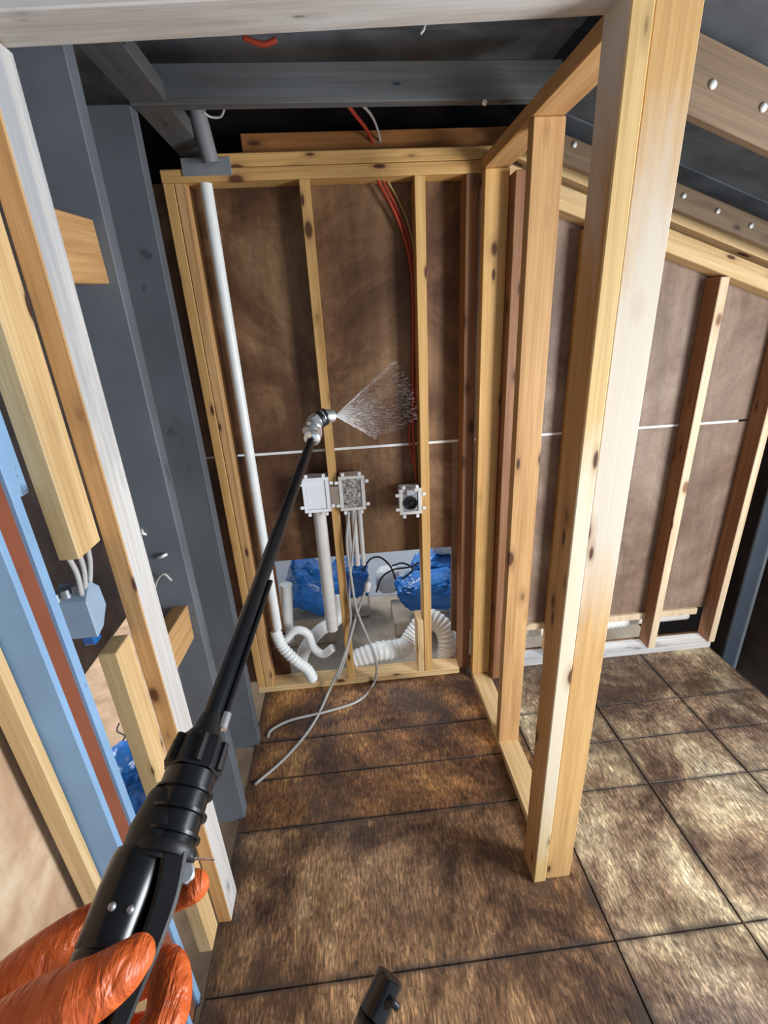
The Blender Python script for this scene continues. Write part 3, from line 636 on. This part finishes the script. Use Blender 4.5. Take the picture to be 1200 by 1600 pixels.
grip = ax('grip', 1338, 1570, [(0, .0190), (.08, .0205), (.30, .0208), (.62, .0200), (.70, .0198), (.72, .0188), (.74, .0196), (1, .0180)], M['black'], 28, -side*0.0135, 0.95)
ax('handle', 1490, 1720, [(0, .0195), (.3, .018), (1, .017)], M['black_matte'], 20, -side*0.007-near*0.004, 0.9)
for k in range(2):
    q = on_axis(1432)-side*(0.0195-0.012*k)+near*0.0185
    bm = bmesh.new(); bmesh.ops.create_uvsphere(bm, u_segments=10, v_segments=6, radius=0.0028); mesh_obj('rivet', bm, M['zinc'], grip, Matrix.Translation(q), True)
def slab(name, pts, w, t, mat):
    """a bar that follows pts, w across side and t towards the viewer"""
    P = smooth_path(pts, 6); bm = bmesh.new(); rs = []
    for i, p in enumerate(P):
        ww = w if not isinstance(w, (list, tuple)) else w[0]+(w[1]-w[0])*i/(len(P)-1)
        rs.append([bm.verts.new(p+side*a*ww/2+near*b*t/2) for a, b in ((-1, -0.7), (-0.7, -1), (0.7, -1), (1, -0.7), (1, 0.7), (0.7, 1), (-0.7, 1), (-1, 0.7))])
    for a, b in zip(rs, rs[1:]):
        for k in range(8): bm.faces.new((a[k], a[(k+1) % 8], b[(k+1) % 8], b[k]))
    bm.faces.new(rs[0][::-1]); bm.faces.new(rs[-1])
    return mesh_obj(name, bm, mat, gun)
slab('trigger', [on_axis(1330)+side*0.0075+near*0.014, on_axis(1400)+side*0.0125+near*0.012, on_axis(1470)+side*0.0125+near*0.012, on_axis(1540)+side*0.011+near*0.010, on_axis(1640)+side*0.009+near*0.006], (0.019, 0.012), 0.014, M['black_matte'])
slab('trigger_guard', [on_axis(1334)+side*0.0150, on_axis(1348)+side*0.0200, on_axis(1362)+side*0.0215, on_axis(1374)+side*0.0180], 0.013, 0.010, M['zinc'])['label'] = 'grey plastic safety catch of the gun'
slab('safety_pin', [on_axis(1337)+side*0.024+near*0.008, on_axis(1333)+side*0.036+near*0.008], 0.006, 0.006, M['chrome'])
# nozzle
e = [TIP-d*-0.004, TIP-d*0.016, at(491, 662, 0.872), at(502, 653, 0.882), at(511, 650, 0.888)]
elb_ = tube('nozzle_elbow', e, [0.0150, 0.0155, 0.0155, 0.0145, 0.0135], M['chrome'], gun, 18, 6)
for k, (a, b) in enumerate(((at(489, 668, 0.866), at(491, 665, 0.868)), (at(485, 677, 0.857), at(487, 673, 0.860)), (at(497, 657, 0.877), at(502, 654, 0.881)), (at(505, 652, 0.884), at(508, 651, 0.886)))):
    rings('seal_ring', [(0, 0.0160), ((b-a).length, 0.0160)], a, b, M['black_matte'] if k > 1 else M['zinc'], elb_, 18)
n0 = at(511, 650, 0.888); n1 = at(522, 650, 0.897)
rings('nozzle_tip', [(0, 0.0125), ((n1-n0).length*0.8, 0.0125), ((n1-n0).length, 0.009)], n0, n1, M['chrome'], gun, 18)

# ---- water spray: a flat fan of fine drops and thin drifting mist
def drops(name, count, label):
    bm = bmesh.new(); A = Vector(n1)
    rr = random.Random(3)
    for i in range(count):
        u = rr.random(); e_ = rr.random()
        ang = -43+73*u
        if e_ < 0.16: ang = -42+rr.gauss(0, 1.0)
        elif e_ < 0.22: ang = 27+rr.gauss(0, 1.0)
        ln = 125*(rr.random()**1.5)*(1.0-0.45*max(0, min(1, (ang-2)/22)))
        a = math.radians(ang); dep = 0.897+0.0032*ln+rr.gauss(0, 0.0006*ln*0.2)
        p = at(523+ln*math.cos(a), 650+ln*math.sin(a), dep); q = at(523+(ln+9)*math.cos(a), 650+(ln+9)*math.sin(a), dep+0.029)
        dr = (q-p).normalized(); L = rr.uniform(0.010, 0.035); r = rr.uniform(0.00016, 0.00032)
        x = dr.orthogonal().normalized(); y = dr.cross(x)
        p = p+dr*L*0.5; b = [bm.verts.new(p+x*r*math.cos(t)+y*r*math.sin(t)) for t in (0, 2.09, 4.19)]
        t0 = bm.verts.new(p-dr*L/2); t1 = bm.verts.new(p+dr*L/2)
        for k in range(3): bm.faces.new((b[k], b[(k+1) % 3], t1)); bm.faces.new((b[(k+1) % 3], b[k], t0))
    m = N('water_drops', 0.3, 0.5); m.col((0.88, 0.88, 0.90)); m.b.inputs['Alpha'].default_value = 0.22
    o = mesh_obj(name, bm, m.m); return tag(o, label, 'water spray', None, 'stuff')
drops('water_spray', 3400, 'fan of fine white water drops leaving the silver nozzle')
def mist(name, ring_pts, dens, label):
    """closed cone-like haze body through rings of points"""
    bm = bmesh.new(); rs = [[bm.verts.new(p) for p in r] for r in ring_pts]; n = len(rs[0])
    for a, b in zip(rs, rs[1:]):
        for k in range(n): bm.faces.new((a[k], a[(k+1) % n], b[(k+1) % n], b[k]))
    bm.faces.new(rs[0][::-1]); bm.faces.new(rs[-1])
    mt = bpy.data.materials.new(name); mt.use_nodes = True; nt = mt.node_tree; nt.nodes.remove(nt.nodes['Principled BSDF'])
    v = nt.nodes.new('ShaderNodeVolumeScatter'); v.inputs['Color'].default_value = (0.98, 0.98, 0.99, 1)
    tc = nt.nodes.new('ShaderNodeTexCoord'); ln_ = nt.nodes.new('ShaderNodeVectorMath'); ln_.operation = 'LENGTH'; nt.links.new(tc.outputs['Object'], ln_.inputs[0])
    rp_ = nt.nodes.new('ShaderNodeMapRange'); rp_.interpolation_type = 'SMOOTHSTEP'; nt.links.new(ln_.outputs['Value'], rp_.inputs['Value'])
    rp_.inputs[1].default_value = 0.02; rp_.inputs[2].default_value = 0.30; rp_.inputs[3].default_value = dens; rp_.inputs[4].default_value = 0.0
    nz = nt.nodes.new('ShaderNodeTexNoise'); nz.inputs['Scale'].default_value = 16; nz.inputs['Detail'].default_value = 3; nt.links.new(tc.outputs['Object'], nz.inputs['Vector'])
    mu = nt.nodes.new('ShaderNodeMath'); mu.operation = 'MULTIPLY'; nt.links.new(rp_.outputs[0], mu.inputs[0]); nt.links.new(nz.outputs['Fac'], mu.inputs[1])
    nt.links.new(mu.outputs[0], v.inputs['Density'])
    nt.links.new(v.outputs[0], nt.nodes['Material Output'].inputs['Volume'])
    A = Vector(n1); bmesh.ops.translate(bm, verts=bm.verts, vec=-A)
    o = mesh_obj(name, bm, mt, None, Matrix.Translation(A)); return tag(o, label, 'mist', None, 'stuff')
rp = []
for k in range(7):
    ln = 2+k*22; rr_ = []
    up, dn = math.radians(-41), math.radians(22)
    for q in range(12):
        t = 2*math.pi*q/12; a = (up+dn)/2+(dn-up)/2*math.cos(t)*(1-0.05*k); dep = 0.897+0.0032*ln+math.sin(t)*(0.004+0.0007*ln)
        rr_.append(at(523+ln*math.cos(a), 650+ln*math.sin(a), dep))
    rp.append(rr_)
mist('spray_mist', rp, 9.0, 'thin white mist of the water fan in front of the brown sheathing')

# ================================================================== ORANGE-GLOVED HAND
def hand():
    bm = bmesh.new()
    def chain(pts, n=6):
        """pts: (px, py, depth, radius)"""
        P = [at(a, b, c) for a, b, c, r in pts]; R = [r for *_, r in pts]
        S = smooth_path(P, n); RR = []
        for i in range(len(R)-1): RR += [R[i]+(R[i+1]-R[i])*k/n for k in range(n)]
        RR.append(R[-1])
        # round the two ends
        def end(p, q, r, first):
            dr = (p-q).normalized(); E_ = [(p+dr*r*math.sin(t), r*math.cos(t)) for t in (math.radians(x) for x in (25, 50, 70, 84))]
            return E_[::-1] if first else E_
        a = end(S[0], S[1], RR[0], True); b = end(S[-1], S[-2], RR[-1], False)
        sweep(bm, [x for x, _ in a]+S+[x for x, _ in b], [x for _, x in a]+RR+[x for _, x in b], 14)
    # thumb lies across the near side of the grip
    chain([(-95, 1725, .270, .021), (5, 1628, .262, .0195), (95, 1570, .264, .0170), (150, 1543, .270, .0160), (190, 1515, .278, .0142), (212, 1494, .286, .0115)])
    # index finger goes round the far side and hooks in front of the trigger
    chain([(-90, 1660, .330, .024), (20, 1545, .345, .0215), (95, 1478, .362, .0175), (150, 1440, .378, .0145), (210, 1415, .388, .0128), (262, 1402, .372, .0122), (303, 1384, .360, .0115)])
    # middle, ring and little finger wrap the handle and come round on the right
    chain([(-60, 1690, .335, .022), (60, 1612, .352, .0165), (160, 1560, .366, .0145), (232, 1520, .358, .0145), (262, 1520, .338, .0148), (262, 1580, .318, .0148), (228, 1640, .300, .0125)])
    chain([(-70, 1740, .330, .021), (50, 1690, .345, .0160), (140, 1650, .352, .0140), (215, 1622, .344, .0140), (245, 1640, .322, .0142), (236, 1700, .302, .0135), (200, 1745, .290, .0115)])
    chain([(-80, 1800, .320, .019), (40, 1780, .330, .0140), (120, 1745, .334, .0120), (185, 1725, .322, .0120), (205, 1760, .300, .0118), (180, 1800, .285, .0100)])
    # palm, heel and wrist
    chain([(-95, 1690, .300, .034), (-120, 1790, .285, .038), (-190, 1930, .265, .036), (-300, 2120, .25, .031)])
    chain([(-60, 1640, .325, .026), (-70, 1720, .318, .029), (-80, 1800, .305, .030)])
    c = at(-60, 1700, .30)
    bmesh.ops.translate(bm, verts=bm.verts, vec=-c)
    o = mesh_obj('gloved_hand', bm, M['glove'], None, Matrix.Translation(c), True)
    r = o.modifiers.new('skin', 'REMESH'); r.mode = 'VOXEL'; r.voxel_size = 0.0017; r.use_smooth_shade = True
    s = o.modifiers.new('soft', 'SMOOTH'); s.factor = 0.5; s.iterations = 6
    return tag(o, 'hand in an orange rubber glove gripping the black spray gun at lower left', 'hand')
hand()
